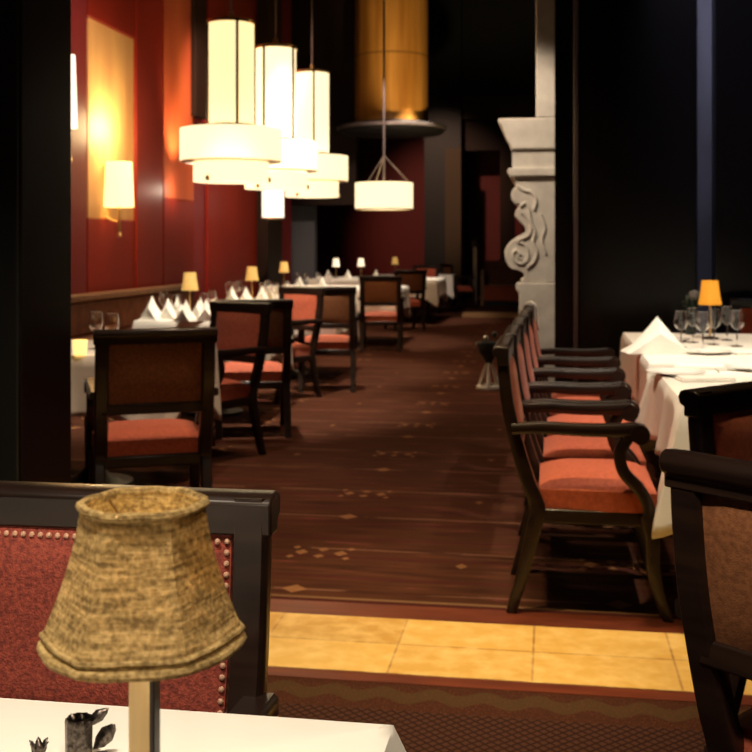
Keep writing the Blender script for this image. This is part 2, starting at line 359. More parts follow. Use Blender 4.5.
def make_chair(inner='coral',seatm='coral',nails=True,stile=.030,railh=.062):
    r=empty('dining_armchair')
    W=.26
    # seat cushion: domed rounded block
    mb=MB(); nx,ny=10,10; vs=[];fs=[]
    for j in range(ny+1):
        for i in range(nx+1):
            u,v=i/nx*2-1,j/ny*2-1; e=(1-abs(u)**5)*(1-abs(v)**5)
            vs.append((u*(.235+.02*(v+1)/2),.005+.41*(v+1)/2,.445+.045*e))
    M=len(vs)
    for j in range(ny+1):
        for i in range(nx+1):
            u,v=i/nx*2-1,j/ny*2-1; vs.append((u*(.237+.02*(v+1)/2),.003+.414*(v+1)/2,.375))
    for j in range(ny):
        for i in range(nx):
            a=j*(nx+1)+i; fs+=[(a,a+1,a+nx+2,a+nx+1),(M+a,M+a+nx+1,M+a+nx+2,M+a+1)]
    ring=[i for i in range(nx+1)]+[j*(nx+1)+nx for j in range(1,ny+1)]+[ny*(nx+1)+i for i in range(nx-1,-1,-1)]+[j*(nx+1) for j in range(ny-1,0,-1)]
    for k in range(len(ring)): a=ring[k]; b=ring[(k+1)%len(ring)]; fs.append((a,b,b+M,a+M))
    mb.add(vs,fs).build('seat',seatm,r)
    MB().box(-.25,.25,-.01,.42,.325,.378).build('seat_frame','dark_wood',r,True,.008)
    lo=[p for p in SP if p[1]<=.40]; hi=[p for p in SP if p[1]>=.36]
    for s in (-1,1):
        MB().sweepyz(lo,s*(W-.025),.024,[.036+.02*(p[1]/.4) for p in lo]).build('leg','dark_wood',r)
        MB().sweepyz(hi,s*(W-stile),stile,[.052-.012*((p[1]-.36)/.6) for p in hi]).build('stile','dark_wood',r)
        fl=cat([(.385,.37),(.40,.28),(.402,.18),(.425,.08),(.455,0)],5)
        MB().sweepyz(fl,s*(W-.02),.024,[.055-.02*k/(len(fl)-1) for k in range(len(fl))]).build('leg','dark_wood',r)
        a=MB(); ap=cat([(-.09,.662),(.02,.668),(.16,.664),(.28,.666),(.345,.670)],5)
        a.sweepyz(ap,s*(W-.005),.026,[.036+.012*k/(len(ap)-1) for k in range(len(ap))])
        a.tube([(s*(W-.005)-.032,.355,.655),(s*(W-.005)+.032,.355,.655)],.034,14)
        su=cat([(.32,.650),(.287,.59),(.30,.52),(.355,.46),(.385,.40),(.385,.35)],5)
        a.sweepyz(su,s*(W-.003),.022,.042); a.build('arm','dark_wood',r)
    # top rail: flat board with a rolled rear edge
    tr=MB(); y0=yb(.93)
    prof=[(y0-.034,.950),(y0-.040,.935),(y0-.034,.918),(y0-.022,.912),(y0-.022,.95-railh),(y0+.020,.95-railh),(y0+.022,.944),(y0+.012,.952),(y0-.02,.955)]
    n=len(prof); vs=[(x,y,z) for x in (-W-.007,W+.007) for y,z in prof]
    tr.add(vs,[tuple(range(n)),tuple(reversed(range(n,2*n)))]+[(i,(i+1)%n,(i+1)%n+n,i+n) for i in range(n)]).build('top_rail','dark_wood',r,True,.004)
    yc=yb(.60); MB().box(-W+.03,W-.03,yc-.022,yc+.02,.575,.622).build('cross_rail','dark_wood',r,True,.005)
    x=W-2*stile+.002
    b=panel(-x,x,.615,.95-railh+.006,.004,.030).build('backrest',inner,r)
    panel(-x,x,.615,.95-railh+.006,-.002,-.016).build('back_panel','brown_back',r)
    if nails:
        nb=MB()
        def nail(px,pz):
            yy=yb(pz)+.004+.030*(.25+.75*(1-(px/x)**6)*(1-(2*(pz-.615)/(.95-railh+.006-.615)-1)**6))-.001
            nb.lathe([(.0045,0),(.0035,.003),(.0001,.0045)],8,(px,0,0)); k=8*3
            for i in range(len(nb.v)-k,len(nb.v)):
                vx,vy,vz=nb.v[i]; nb.v[i]=(vx,yy+vz,pz+vy)
        zt=.95-railh-.009
        for i in range(31): nail(-x+.008+i*(2*x-.016)/30,zt)
        for i in range(1,18):
            for s in (-1,1): nail(s*(x-.008),zt-i*.0155)
        nb.build('nailhead_trim','nail_brass',b)
    return r
near=make_chair('red_weave','red_weave',True,.0265,.054)
CH=make_chair(nails=False)
FD={}
def chair(proto,x,y,deg,label,group=None):   # deg = facing direction measured from +Y, ccw
    return place(proto,(x,y,0),R(deg),label,'chair',group)
# near left chair faces the camera: back plane D 1.66
c0=at(101,1.635); chair(near,c0.x,c0.y-.13,180,'dark wood armchair with red studded back, in the foreground behind the straw lamp')
# left row
chair(CH,-1.76,4.72,26,'brown backed armchair seen from behind, beside the black column')
G='armchairs between the tables of the left row'
c=at(226,7.02); chair(CH,c.x,c.y,150,'pink fronted armchair, first one past the chair by the column')
c=at(253,7.62); chair(CH,c.x,c.y,18,'brown backed armchair at the near side of the first small lamp table, left row')
c=at(292,9.7); chair(CH,c.x,c.y,150,'pink fronted armchair beside a hanging tablecloth corner, left row, middle distance')
c=at(327,10.0); chair(CH,c.x,c.y,10,'brown backed armchair with coral seat to the right of the pink fronted one, middle distance')
c=at(381,13.8); chair(CH,c.x,c.y,6,'brown backed armchair right of the white cloth strip, far part of the left row')
c=at(408,17.3); chair(CH,c.x,c.y,25,'small brown backed armchair half hidden behind a nearer one, far left row')
c=at(424,21.3); chair(CH,c.x,c.y,165,'dim armchair beside the last white table, far end of the left row')
c=at(452,23.4); chair(CH,c.x,c.y,-60,'dark armchair standing alone at the far end of the aisle')
# right row, five side-on chairs facing the table
names=['nearest of the five side-on armchairs in the right row, coral seat fully visible','second of the five side-on armchairs from the front, right row','middle one of the five side-on armchairs in the right row','fourth of the five side-on armchairs from the front, right row','farthest of the five side-on armchairs, with a white napkin over it']
for i in range(5):
    chair(CH,-.045+.012*i,4.21+.60*i,-90,names[i],'side-on armchairs in the right row')
# right front chairs (backs toward us)
def chair_back_line(P,Q,label):   # P,Q = (px,D) ends of the top rail
    a=at(*P); b=at(*Q); d=(b-a).normalized(); mid=a+d*.272; f=Vector((-d.y,d.x,0))
    if f.x<0: f=-f
    loc=mid+f*.12; return chair(CH,loc.x,loc.y,math.degrees(math.atan2(-f.x,f.y)),label)
chair_back_line((669,1.955),(762,1.815),'large brown backed armchair cut off by the right edge, nearest on the right')
chair_back_line((690,2.72),(752,2.88),'armchair angled toward the camera, just behind the large one at the right edge')
chair(CH,1.5,7.8,180,'armchair at the far end of the right hand tables, at the right edge')

# ---------------------------------------------------------------- tables & cloths
def cloth(x0,x1,y0,y1,label,drop=.26,cd=.75,z=.757,seed=0,amp=.05,group=None,cr=.02):
    rnd=random.Random(seed); cx,cy=(x0+x1)/2,(y0+y1)/2; hx,hy=(x1-x0)/2,(y1-y0)/2
    per=[]; n=44
    for side in range(4):
        for k in range(n):
            t=-1+2*k/n
            p={0:(t*hx,-hy,0,-1),1:(hx,t*hy,1,0),2:(-t*hx,hy,0,1),3:(-hx,-t*hy,-1,0)}[side]
            per.append(p+(side,t))
    ph=[rnd.uniform(0,6.28) for _ in range(4)]; K=10; vs=[]; fs=[]; m=len(per)
    for k in range(K+1):
        for idx,(x,y,nx,ny,side,t) in enumerate(per):
            L=hx if side in (0,2) else hy; s=t*L
            dc=min(L-abs(s),9) ; w=math.exp(-(dc/.14)**2)
            u=k/K; dl=drop*(1+cd*w)
            rip=(.5+.5*math.sin(s*15+ph[side]))*(.6+.4*math.sin(s*33+ph[(side+1)%4]))
            out=amp*rip*u**1.2*(1-w)+.006*min(1,k)+ w*u*(.165 if seed==2 else .035)
            # diagonal push near corners
            sx=math.copysign(1,x); sy=math.copysign(1,y)
            ox=nx*out*(1-w*.3)+ (sx*.7*w*out if ny else 0); oy=ny*out*(1-w*.3)+(sy*.7*w*out if nx else 0)
            zz=z-dl*u
            if k==0: ox-=nx*.008; oy-=ny*.008
            vs.append((x+ox,y+oy,zz if k else z))
    for k in range(K):
        for i in range(m):
            j=(i+1)%m; fs.append((k*m+i,k*m+j,(k+1)*m+j,(k+1)*m+i))
    # top grid replaced by fan of inner ring
    inner=len(vs)
    for (x,y,*_) in per: vs.append((x*.6,y*.6,z+.0008))
    for i in range(m): j=(i+1)%m; fs.append((i,inner+i,inner+j,j))
    fs.append(tuple(inner+i for i in range(m)))
    o=MB().add(vs,fs).build('tablecloth','cloth',None,True,0,solid=.003,loc=(cx,cy,0))
    return tag(o,label,'tablecloth',group)
def table(x0,x1,y0,y1,label,z=.752):
    cx,cy=(x0+x1)/2,(y0+y1)/2; r=empty('dining_table',(cx,cy,0)); hx,hy=(x1-x0)/2-.01,(y1-y0)/2-.01
    MB().box(-hx,hx,-hy,hy,z-.03,z).build('tabletop','dark_wood',r,True,.004)
    MB().lathe([(.22,0),(.22,.02),(.10,.05),(.045,.10),(.05,.4),(.045,.66),(.16,z-.03)],20).build('pedestal','dark_wood',r)
    return tag(r,label,'table')
T=[ # x0,x1,y0,y1,seed, words
 (-1.62,-.188,.35,1.268,1,'foreground, under the straw lamp'),
 (.46,1.75,3.95,5.16,2,'nearest on the right, beside the coral seats'),
 (.46,1.75,5.34,7.3,3,'farther one on the right, under the amber lamp'),
 (-3.05,-1.93,5.30,6.20,4,'behind the chair by the black column'),
 (-3.10,-2.13,7.9,8.87,5,'left row, with the first small lamp'),
 (-3.30,-2.05,10.35,11.6,6,'left row, with the second small lamp'),
 (-3.75,-2.0,14.15,15.6,7,'left row, with the third small lamp'),
 (-4.1,-1.9,18.5,20.2,8,'far left row, under the pair of pale lamps'),
 (-3.4,-1.9,21.6,22.3,9,'small far one ending the left row'),
]
for (x0,x1,y0,y1,sd,wd) in T:
    table(x0,x1,y0,y1,'dark pedestal table under a white cloth, '+wd)
    cloth(x0,x1,y0,y1,'white tablecloth, '+wd,seed=sd,amp=(.05,.012,.045,.03)[sd if sd<4 else 0],drop=(.31,.06,.27,.27)[sd if sd<4 else 0],cd=(.5,.1,.62,.5)[sd if sd<4 else 0])

# ---------------------------------------------------------------- table lamps
def table_lamp(kind):
    r=empty('table_lamp')
    prof=[(.0805,.228),(.081,.232),(.0765,.243),(.067,.268),(.0585,.295),(.0525,.32),(.0502,.339),(.050,.343)]
    hexr=lambda a:math.cos(R(30))/math.cos(((a+R(45))%R(60))-R(30))
    shp=lambda a,z:1+.85*(hexr(a)-.955)*max(.25,min(1,(z-.222)/.02,(.352-z)/.02))
    if kind=='straw':
        pp=cat([p for p in prof],4); th=.0022
        both=pp+[(a-th,b) for a,b in reversed(pp)]
        sh=MB().lathe(both,72,shape=shp,closed=True).build('lamp_shade','straw',r)
        def ring(rad,z,rr): 
            pts=[(rad*shp(2*math.pi*k/48,z)*math.cos(2*math.pi*k/48),rad*shp(2*math.pi*k/48,z)*math.sin(2*math.pi*k/48),z+.0005*math.sin(k*5)) for k in range(49)]
            return MB().tube(pts,rr,8,False)
        ring(.0505,.343,.0040).build('rope_trim','straw',sh); ring(.0812,.229,.0040).build('rope_trim','straw',sh); ring(.0800,.237,.0026).build('rope_trim','straw',sh)
        MB().lathe([(.0001,.255),(.012,.258),(.017,.275),(.013,.292),(.007,.302),(.0001,.304)],16).build('bulb','bulb',r)
        sp=MB(); 
        for k in range(3):
            a=k*2.094+.5; sp.tube([(0,0,.30),(.054*math.cos(a),.054*math.sin(a),.345)],.0012,6)
        sp.build('shade_spider','brass',r)
        MB().box(-.0105,.0105,-.0075,.0075,.012,.255).build('pole','cream_wood',r,True,.0025)
        MB().box(.0085,.0128,-.0085,.0068,.012,.21).build('dark_edge_strip','dark_wood',r,True,.001)
    else:
        MB().lathe([(.067,.205),(.069,.212),(.059,.26),(.052,.32),(.049,.350),(.046,.350),(.056,.255),(.065,.207)],20,closed=True).build('lamp_shade',kind,r)
        MB().lathe([(.007,.012),(.007,.30)],10).build('pole','brass',r)
    MB().lathe([(.05,0),(.05,.008),(.02,.016),(.0001,.018)],20).build('base','brass' if kind=='straw' else 'dark_wood',r)
    return r
ZT=.759
LS=table_lamp('straw'); l=at(143,.917); place(LS,(l.x,l.y,ZT-.006),0,'table lamp with woven straw bell shade on the foreground table','lamp')
LA=table_lamp('amber_shade'); l=at(710,6.6); place(LA,(l.x,l.y,ZT),0,'small lamp with glowing amber shade on the right hand table','lamp')
LC=table_lamp('candle_shade'); LP_=table_lamp('pale_shade')
for px,D,pr,lb in ((190,8.75,LC,'first small yellow shaded lamp of the left row, behind the column side chair'),(252,11.3,LC,'second small tan shaded lamp of the left row of tables'),(284,14.9,LC,'third small yellow lamp of the left row, before the slate panel'),(395,21.9,LC,'tiny amber lamp at the far end of the left row'),(336,19.3,LP_,'left one of the pair of pale glowing lamps far down the left row'),(361,19.6,LP_,'right one of the pair of pale glowing lamps far down the left row')):
    l=at(px,D); place(pr,(l.x,l.y,ZT),0,lb,'lamp')

# ---------------------------------------------------------------- tableware
def wineglass():
    r=empty('wine_glass')
    MB().lathe([(.034,0),(.034,.0015),(.006,.006),(.0035,.008)],20).build('foot','glass',r)
    MB().lathe([(.0035,.008),(.0032,.085),(.005,.092)],10).build('stem','glass',r)
    o=cat([(.004,.09),(.024,.103),(.036,.125),(.038,.15),(.033,.185),(.031,.20)],4)
    MB().lathe(o+[(a-.0012,b+(.001 if i>3 else 0)) for i,(a,b) in reversed(list(enumerate(o))) if a-.0012>.003],22,closed=True).build('bowl','glass',r)
    return r
WG=wineglass()
def tall(px,D,lb): l=at(px,D); place(WG,(l.x,l.y,ZT),0,lb,'wine glass','wine glasses on the right hand tables')
for px,D,lb in ((681,6.05,'leftmost wine glass, beside the peaked napkin'),(693,6.35,'second wine glass from the left, in front of the dark flowers'),(703,5.95,'wine glass standing in front of the amber lamp'),(714,6.2,'wine glass just right of the amber lamp'),(727,6.5,'wine glass toward the right edge, behind the plates'),(737,6.1,'rightmost wine glass near the picture edge')):
    tall(px,D,lb)
lg='wine glasses on the left row of tables'
spots=[(164,8.68),(176,8.12),(204,8.4),(212,8.8),(228,10.95),(236,11.2),(240,11.35),(262,10.8),(268,11.5),(275,10.9),(286,11.3),(297,11.5),(306,14.6),(318,14.9),(298,14.8),(330,14.7),(96,5.95),(112,5.8)]
for px,D in spots:
    l=at(px,D); t='the table behind the column side chair' if D<7 else 'the table with the first small lamp' if D<10 else 'the table with the second small lamp' if D<13 else 'the table with the third small lamp'
    place(WG,(l.x,l.y,ZT),0,'clear wine glass in the left row, on '+t,'wine glass',lg+' on '+t)
def peaked(w,h,d,seed=0,name='folded_napkin'):
    rnd=random.Random(seed); n=9; vs=[];fs=[]
    for j in range(n):
        for i in range(n):
            u,v=i/(n-1)*2-1,j/(n-1)*2-1
            z=h*max(0,1-abs(u)*1.0)**1.05*(1-.45*abs(v))+.004*rnd.random()*(1-abs(u))
            vs.append((u*w/2,v*d/2*(1-.25*(1-abs(u))),max(.001,z)))
    for j in range(n-1):
        for i in range(n-1): a=j*n+i; fs.append((a,a+1,a+n+1,a+n))
    m=len(vs)
    vs+=[(x,y,0) for x,y,z in vs]
    for j in range(n-1):
        for i in range(n-1): a=m+j*n+i; fs.append((a,a+n,a+n+1,a+1))
    ring=[i for i in range(n)]+[j*n+n-1 for j in range(1,n)]+[(n-1)*n+i for i in range(n-2,-1,-1)]+[j*n for j in range(n-2,0,-1)]
    for k in range(len(ring)): a=ring[k]; b=ring[(k+1)%len(ring)]; fs.append((a,b,b+m,a+m))
    o=MB().add(vs,fs).build(name,'napkin'); return o
o=peaked(.34,.185,.20,1); l=at(657,5.75); o.location=(l.x,l.y,ZT); o.rotation_euler=(0,0,R(9)); tag(o,'large peaked white napkin at the left corner of the farther right table','napkin')
NP=peaked(.15,.16,.11,3)
for px,D,lb in ((151,8.35,'white peaked napkin at the near left corner of the table with the first small lamp'),(186,8.2,'white peaked napkin directly in front of the first small lamp'),(206,8.25,'white peaked napkin at the near edge, right of the first small lamp'),(152,8.8,'white peaked napkin at the left end of the table with the first small lamp'),(168,8.4,'white peaked napkin left of the first small lamp'),(178,8.9,'white peaked napkin close behind the first small lamp'),(200,8.6,'white peaked napkin just right of the first small lamp'),(232,11.0,'white peaked napkin left of the second small lamp'),(246,10.9,'white peaked napkin in front of the second small lamp'),(262,11.2,'white peaked napkin just right of the second small lamp'),(272,11.6,'white peaked napkin farther right on the second lamp table'),(300,14.6,'white peaked napkin right of the third small lamp'),(322,14.9,'white peaked napkin at the right end of the third lamp table'),(328,19.0,'white peaked napkin left of the pale lamp pair'),(348,19.2,'white peaked napkin between the pale lamp pair'),(376,19.5,'white peaked napkin right of the pale lamp pair'),(424,22.0,'white peaked napkin on the last table of the left row')):
    l=at(px,D); place(NP,(l.x,l.y,ZT),R(random.uniform(-30,30)),lb,'napkin','peaked napkins on the left row')
# flat folded napkins + plates + cutlery on the right tables
def plate():
    return MB().lathe([(.0001,.004),(.075,.004),(.085,.008),(.125,.016),(.126,.019),(.085,.012),(.074,.008),(.0001,.008)],36).build('dinner_plate','china')
PL=plate()
for px,D,lb in ((676,4.75,'white plate at the left near corner of the nearest right table'),(752,4.95,'white plate toward the right edge on the nearest right table'),(706,5.7,'white plate in front of the glasses on the farther right table'),(668,6.45,'white plate behind the large peaked napkin')):
    l=at(px,D); place(PL,(l.x,l.y,ZT-.003),0,lb,'plate','white plates on the right hand tables')
FN=MB().box(-.11,.11,-.06,.06,.0,.008); FN.box(-.105,.108,-.056,.06,.008,.015)
FN=FN.build('napkin','napkin',None,True,.003)
for px,D,rz,lb in ((705,4.55,10,'flat folded white napkin near the front edge of the nearest right table'),(700,5.0,-5,'flat folded white napkin in the middle of the nearest right table'),(750,5.7,20,'flat folded white napkin at the right edge, farther right table')):
    l=at(px,D); place(FN,(l.x,l.y,ZT),R(rz),lb,'napkin','flat napkins on the right hand tables')
def fork():
    r=MB(); r.tube([(0,-.1,.003),(0,0,.004),(0,.03,.006)],[.004,.002,.003],8)
    r.box(-.011,.011,.03,.055,.004,.0065)
    for k in range(4): r.box(-.011+k*.0065,-.0085+k*.0065,.055,.095,.004,.006)
    return r.build('fork','silver')
FK=fork()
for px,D,rz,lb in ((690,4.6,5,'silver fork left of the flat napkin, nearest right table'),(655,4.85,8,'silver fork at the left edge of the nearest right table'),(716,4.9,0,'silver fork beside the middle napkin, nearest right table'),(700,5.7,4,'silver fork in front of the glasses, farther right table')):
    l=at(px,D); place(FK,(l.x,l.y,ZT),R(rz),lb,'fork','silver forks on the right hand tables')
l=at(80,5.62); v=MB().lathe([(.03,0),(.034,.03),(.038,.075),(.034,.075),(.030,.03),(.026,.006),(.0001,.006)],18).build('votive_candle','candle_glow',None,True,0,loc=(l.x,l.y,ZT))
tag(v,'small glowing yellow votive on the beige clothed table beside the column','candle')
# dark flower arrangement beside amber lamp
l=at(691,6.95); v=empty('flower_vase',(l.x,l.y,ZT)); tag(v,'dark leafy flower arrangement in a small vase left of the amber lamp','vase')
MB().lathe([(.03,0),(.035,.02),(.028,.08),(.02,.11),(.026,.13)],16).build('vase','dark_ceramic',v)
lf=MB(); rnd=random.Random(4)
def leafshape(mb,p,dirv,L,W,up=(0,0,1)):
    d=Vector(dirv).normalized(); s=d.cross(Vector(up)); s=s.normalized() if s.length>.01 else Vector((1,0,0)); nrm=s.cross(d); p=Vector(p)
    pts=[p]; 
    for t,w in ((.3,.8),(.6,1),(.85,.5)): pts+= [p+d*L*t+s*W*w/2+nrm*.1*L*t*t, p+d*L*t-s*W*w/2+nrm*.1*L*t*t]
    pts.append(p+d*L); mb.add(pts,[(0,1,2),(1,3,4,2),(3,5,6,4),(5,7,6)])
for k in range(34):
    a=rnd.uniform(0,6.28); e=rnd.uniform(.1,1.3); leafshape(lf,(0,0,.13+rnd.uniform(0,.05)),(math.cos(a)*math.cos(e),math.sin(a)*math.cos(e),math.sin(e)),rnd.uniform(.05,.11),.035)
lf.build('foliage','leaf',v,True,solid=.001)
MB().lathe([(.0001,.20),(.026,.215),(.036,.24),(.030,.268),(.0001,.28)],14,c=(.02,0,0),shape=lambda a,z:1+.12*math.cos(5*a)).build('blossom','grey_petal',v)
# foreground: fluted silver holder with leaf blades, and a small bud sprig
l=at(79,1.19); h=empty('silver_posy_holder',(l.x,l.y,ZT-.003)); tag(h,'small mottled grey silver holder with dark blades, left of the straw lamp pole','holder')
MB().lathe([(.014,0),(.0145,.042),(.0135,.045),(.011,.045),(.011,.004),(.0001,.004)],24,shape=lambda a,z:1+.06*math.cos(9*a)).build('cup','dark_silver',h)
bl=MB()
for (dx,dy,dz,L,W,ox) in ((.85,.25,.62,.032,.013,.006),(.72,-.1,.85,.040,.018,.017),(-.3,.1,1,.013,.009,-.006),(.15,-.1,1,.014,.009,.002)): leafshape(bl,(ox,0,.012 if ox>.012 else .036),(dx,dy,dz),L,W,(0,1,-.35))
bl.build('blades','dark_silver',h,True,solid=.0015)
l=at(39,1.165); h=empty('silver_sprig',(l.x,l.y,ZT-.003)); tag(h,'dark spiky silver sprig at the bottom edge, leftmost thing on the foreground table','ornament')
bl=MB(); bl.lathe([(.009,0),(.008,.008),(.004,.014)],14)
for k in range(6): a=k*1.05; leafshape(bl,(0,0,.010),(math.cos(a)*.45,math.sin(a)*.45,.9),.024,.009)
bl.build('spikes','dark_silver',h,True,solid=.0012)

# napkin over the farthest right row chair
nb=MB(); l=(0,0,0)
pts=cat([(.04,.80),(.03,.9),(.02,.955),(-.01,.975),(-.045,.955),(-.055,.9),(-.05,.84)],4); vs=[];fs=[]
for i,(y,z) in enumerate(pts):
    t=abs(i/(len(pts)-1)-.5)*2; w=.09*(1-.75*t)
    for k in range(7): u=k/6*2-1; vs.append((u*w,y+.006*math.sin(k*2.2)*t,z))
for i in range(len(pts)-1):
    for k in range(6): a=i*7+k; fs.append((a,a+1,a+8,a+7))
o=nb.add(vs,fs).build('napkin','napkin',None,True,solid=.003)
o.location=(-.045+.048-.122+.010,6.61+.12,.006); o.rotation_euler=(0,0,R(-90)); tag(o,'white napkin draped over the farthest side-on chair, before the mantelpiece','napkin')

# white flared stand with dark bowl beside the right row
l=at(489,10.2); s=empty('pedestal_stand',(l.x,l.y,0)); tag(s,'small dark stand on a white triangular foot, standing on the carpet beyond the right row','stand')
ft=MB()
for k in range(3):
    a=k*2.094+.5; ft.tube([(.02*math.cos(a),.02*math.sin(a),.25),(.10*math.cos(a),.10*math.sin(a),.02)],[.010,.022],10)
ft.lathe([(.12,0),(.12,.02),(.10,.035),(.08,.035),(.08,0)],24,closed=True)
ft.build('foot','china',s)
MB().lathe([(.03,.23),(.05,.28),(.10,.33),(.12,.42),(.115,.43),(.0001,.40)],20).build('bowl','dark_ceramic',s)
for k,(dx,dy,z) in enumerate(((-.10,0,.40),(-.03,.02,.46),(.05,.0,.50))):
    MB().lathe([(.0001,-.03),(.022,-.018),(.028,0),(.02,.02),(.0001,.03)],12,c=(dx,dy,z)).build('knob','silver' if k<2 else 'dark_ceramic',s)

# ---------------------------------------------------------------- banquette on the left wall
b=empty('banquette',(-4.35,10.5,0)); tag(b,'long low banquette with brown upholstery against the red wall','bench')
MB().box(-.13,.35,-3.5,2.6,.12,.47).build('seat','bench',b,True,.03)
MB().box(-.14,.02,-3.5,2.6,.47,.80).build('backrest','bench',b,True,.03)
MB().box(-.14,.05,-3.5,2.6,.80,.86).build('cap_rail','bench_cap',b,True,.01)
MB().box(-.12,.30,-3.45,2.55,0,.12).build('plinth','matte_black',b,False)

# ---------------------------------------------------------------- chandeliers
def chandelier(D,px,ytop,ysplit,ybot,w,dw,warm,ra,name='lantern_chandelier'):
    k=D/F; c=at(px,D); r=empty(name,(c.x,c.y,0)); zt,zs,zb=zy(ytop,D),zy(ysplit,D),zy(ybot,D); R1=w*k/2; R2=dw*k/2
    cyl=lambda R,z0,z1,seg=40:[(R,z0),(R,z1),(R-.012,z1),(R-.012,z0)]
    sh=MB().lathe(cyl(R1,zs+.03,zt),40,closed=True).build('lantern_shade',warm,r)
    for kk in range(4):
        a=kk*math.pi/2+R(-74+ra); MB().box(-.012,.012,-.012,.012,zs,zt+.02).build('rib','brown_panel',r,False,loc=(R1*1.005*math.cos(a),R1*1.005*math.sin(a),0)).rotation_euler=(0,0,a)
    MB().lathe([(R1+.012,zt),(R1+.012,zt+.03),(.03,zt+.05),(.02,zt+.12)],40).build('cap','brass',r)
    MB().lathe([(R1+.03,zs-.005),(R1+.03,zs+.03),(R1,zs+.035)],40).build('collar','brown_panel',r)
    hz=(zs-zb); zm=zs-hz*.62
    MB().lathe(cyl(R2,zm,zs-.005),56,closed=True).build('drum_shade','lamp_paper',r)
    MB().lathe([(R2*.74,zb),(R2*.74,zm+.01),(0.001,zm+.01),(0.001,zb)],56).build('lower_drum','lamp_paper',r)
    MB().lathe([(R2*.76,zm-.012),(R2*1.0,zm-.002),(R2*1.0,zm+.006),(R2*.76,zm+.006)],56,closed=True).build('drum_ring','brass',r)
    for kk in range(3): 
        a=kk*2.09+R(-110); MB().lathe([(.0001,-.03),(.02,-.015),(.02,.015),(.0001,.03)],10,c=(R2*.75*math.cos(a),R2*.75*math.sin(a),zb+.02)).build('finial','brass',r)
    MB().lathe([(.010,zt+.1),(.010,H)],8).build('rod','bronze_trim',r)
    return r
tag(chandelier(10.0,231,25,129,182,46,101,'lamp_paper_warm',15),'nearest and tallest lantern chandelier with wide glowing drum, left most of three','chandelier','lantern chandeliers over the left row')
tag(chandelier(11.6,276,50,142,189,40,84,'lamp_paper',-37),'middle one of the three lantern chandeliers','chandelier','lantern chandeliers over the left row')
tag(chandelier(13.9,312,74,156,197,34,72,'lamp_paper',2),'farthest of the three lantern chandeliers, lowest in the picture','chandelier','lantern chandeliers over the left row')
def drum(px,D,y0,y1,w,label,m='lamp_paper',rodto=H):
    k=D/F; c=at(px,D); r=empty('drum_pendant',(c.x,c.y,0)); z1,z0=zy(y0,D),zy(y1,D); R1=w*k/2
    MB().lathe([(R1,z0),(R1,z1),(R1-.02,z1),(R1-.02,z0+.01),(.001,z0+.01),(.001,z0)],40).build('drum_shade',m,r)
    MB().lathe([(R1+.01,z0-.012),(R1+.01,z0+.004),(R1-.03,z0+.004),(R1-.03,z0-.012)],40,closed=True).build('rim','brass',r)
    MB().lathe([(.02,z1-.02),(.02,rodto)],8).build('rod','bronze_trim',r)
    for kk in range(3): a=kk*2.09; MB().tube([(R1*.9*math.cos(a),R1*.9*math.sin(a),z1-.01),(0,0,z1+.45)],.008,6).build('stay','bronze_trim',r)
    return tag(r,label,'lamp')
drum(384,18,183,209,58,'wide flat drum pendant hanging under the gold cylinder')
drum(273,15.8,188,218,22,'small lantern hanging just below the cluster of chandeliers','white_paper',zy(150,15.8))
# gold cylinder with its ring tray
def gold_drum():
    D=20.0; c=at(391.5,D); r=empty('gold_cylinder_column',(c.x,c.y,0)); tag(r,'great golden cylinder hanging from the ceiling above the flat drum pendant','ceiling fixture'); k=D/F
    m=bpy.data.materials.new('gold_weave'); m.use_nodes=True; nt=m.node_tree; bb=nt.nodes['Principled BSDF']; q=N(nt)
    tc=nt.nodes.new('ShaderNodeTexCoord'); mp=nt.nodes.new('ShaderNodeMapping'); mp.inputs['Scale'].default_value=(3.2,3.2,.25)
    n=nt.nodes.new('ShaderNodeTexNoise'); n.inputs['Scale'].default_value=1.5; nt.links.new(tc.outputs['Object'],mp.inputs[0]); nt.links.new(mp.outputs[0],n.inputs['Vector'])
    cc=q.mix(q.m('MULTIPLY_ADD',n.outputs['Fac'],3,-1),(.42,.17,.025),(.70,.34,.07))
    sp=nt.nodes.new('ShaderNodeSeparateXYZ'); nt.links.new(tc.outputs['Object'],sp.inputs[0])
    cc=q.mix(q.m('MULTIPLY',q.m('LESS_THAN',q.m('ABSOLUTE',q.rep(sp.outputs[2],4.75,1.4)),.018),.6),cc,(.12,.045,.01))
    nt.links.new(cc,bb.inputs['Base Color']); bb.inputs['Roughness'].default_value=.45
    MATS['gold_weave']=m
    z0=zy(124,D); MB().lathe([(36.5*k,z0),(36.5*k,H-.01)],56).build('cylinder','gold_weave',r)
    z1=zy(134,D); MB().lathe([(.3,z1-.05),(50*k,z1),(54*k,z1+.07),(53*k,z1+.14),(36.5*k,z0+.02)],56).build('ring_tray','matte_black',r)
    MB().lathe([(53.5*k,z1+.06),(55.0*k,z1+.07),(55.0*k,z1+.12),(53.5*k,z1+.13)],56,closed=True).build('rim','bronze_trim',r)
gold_drum()

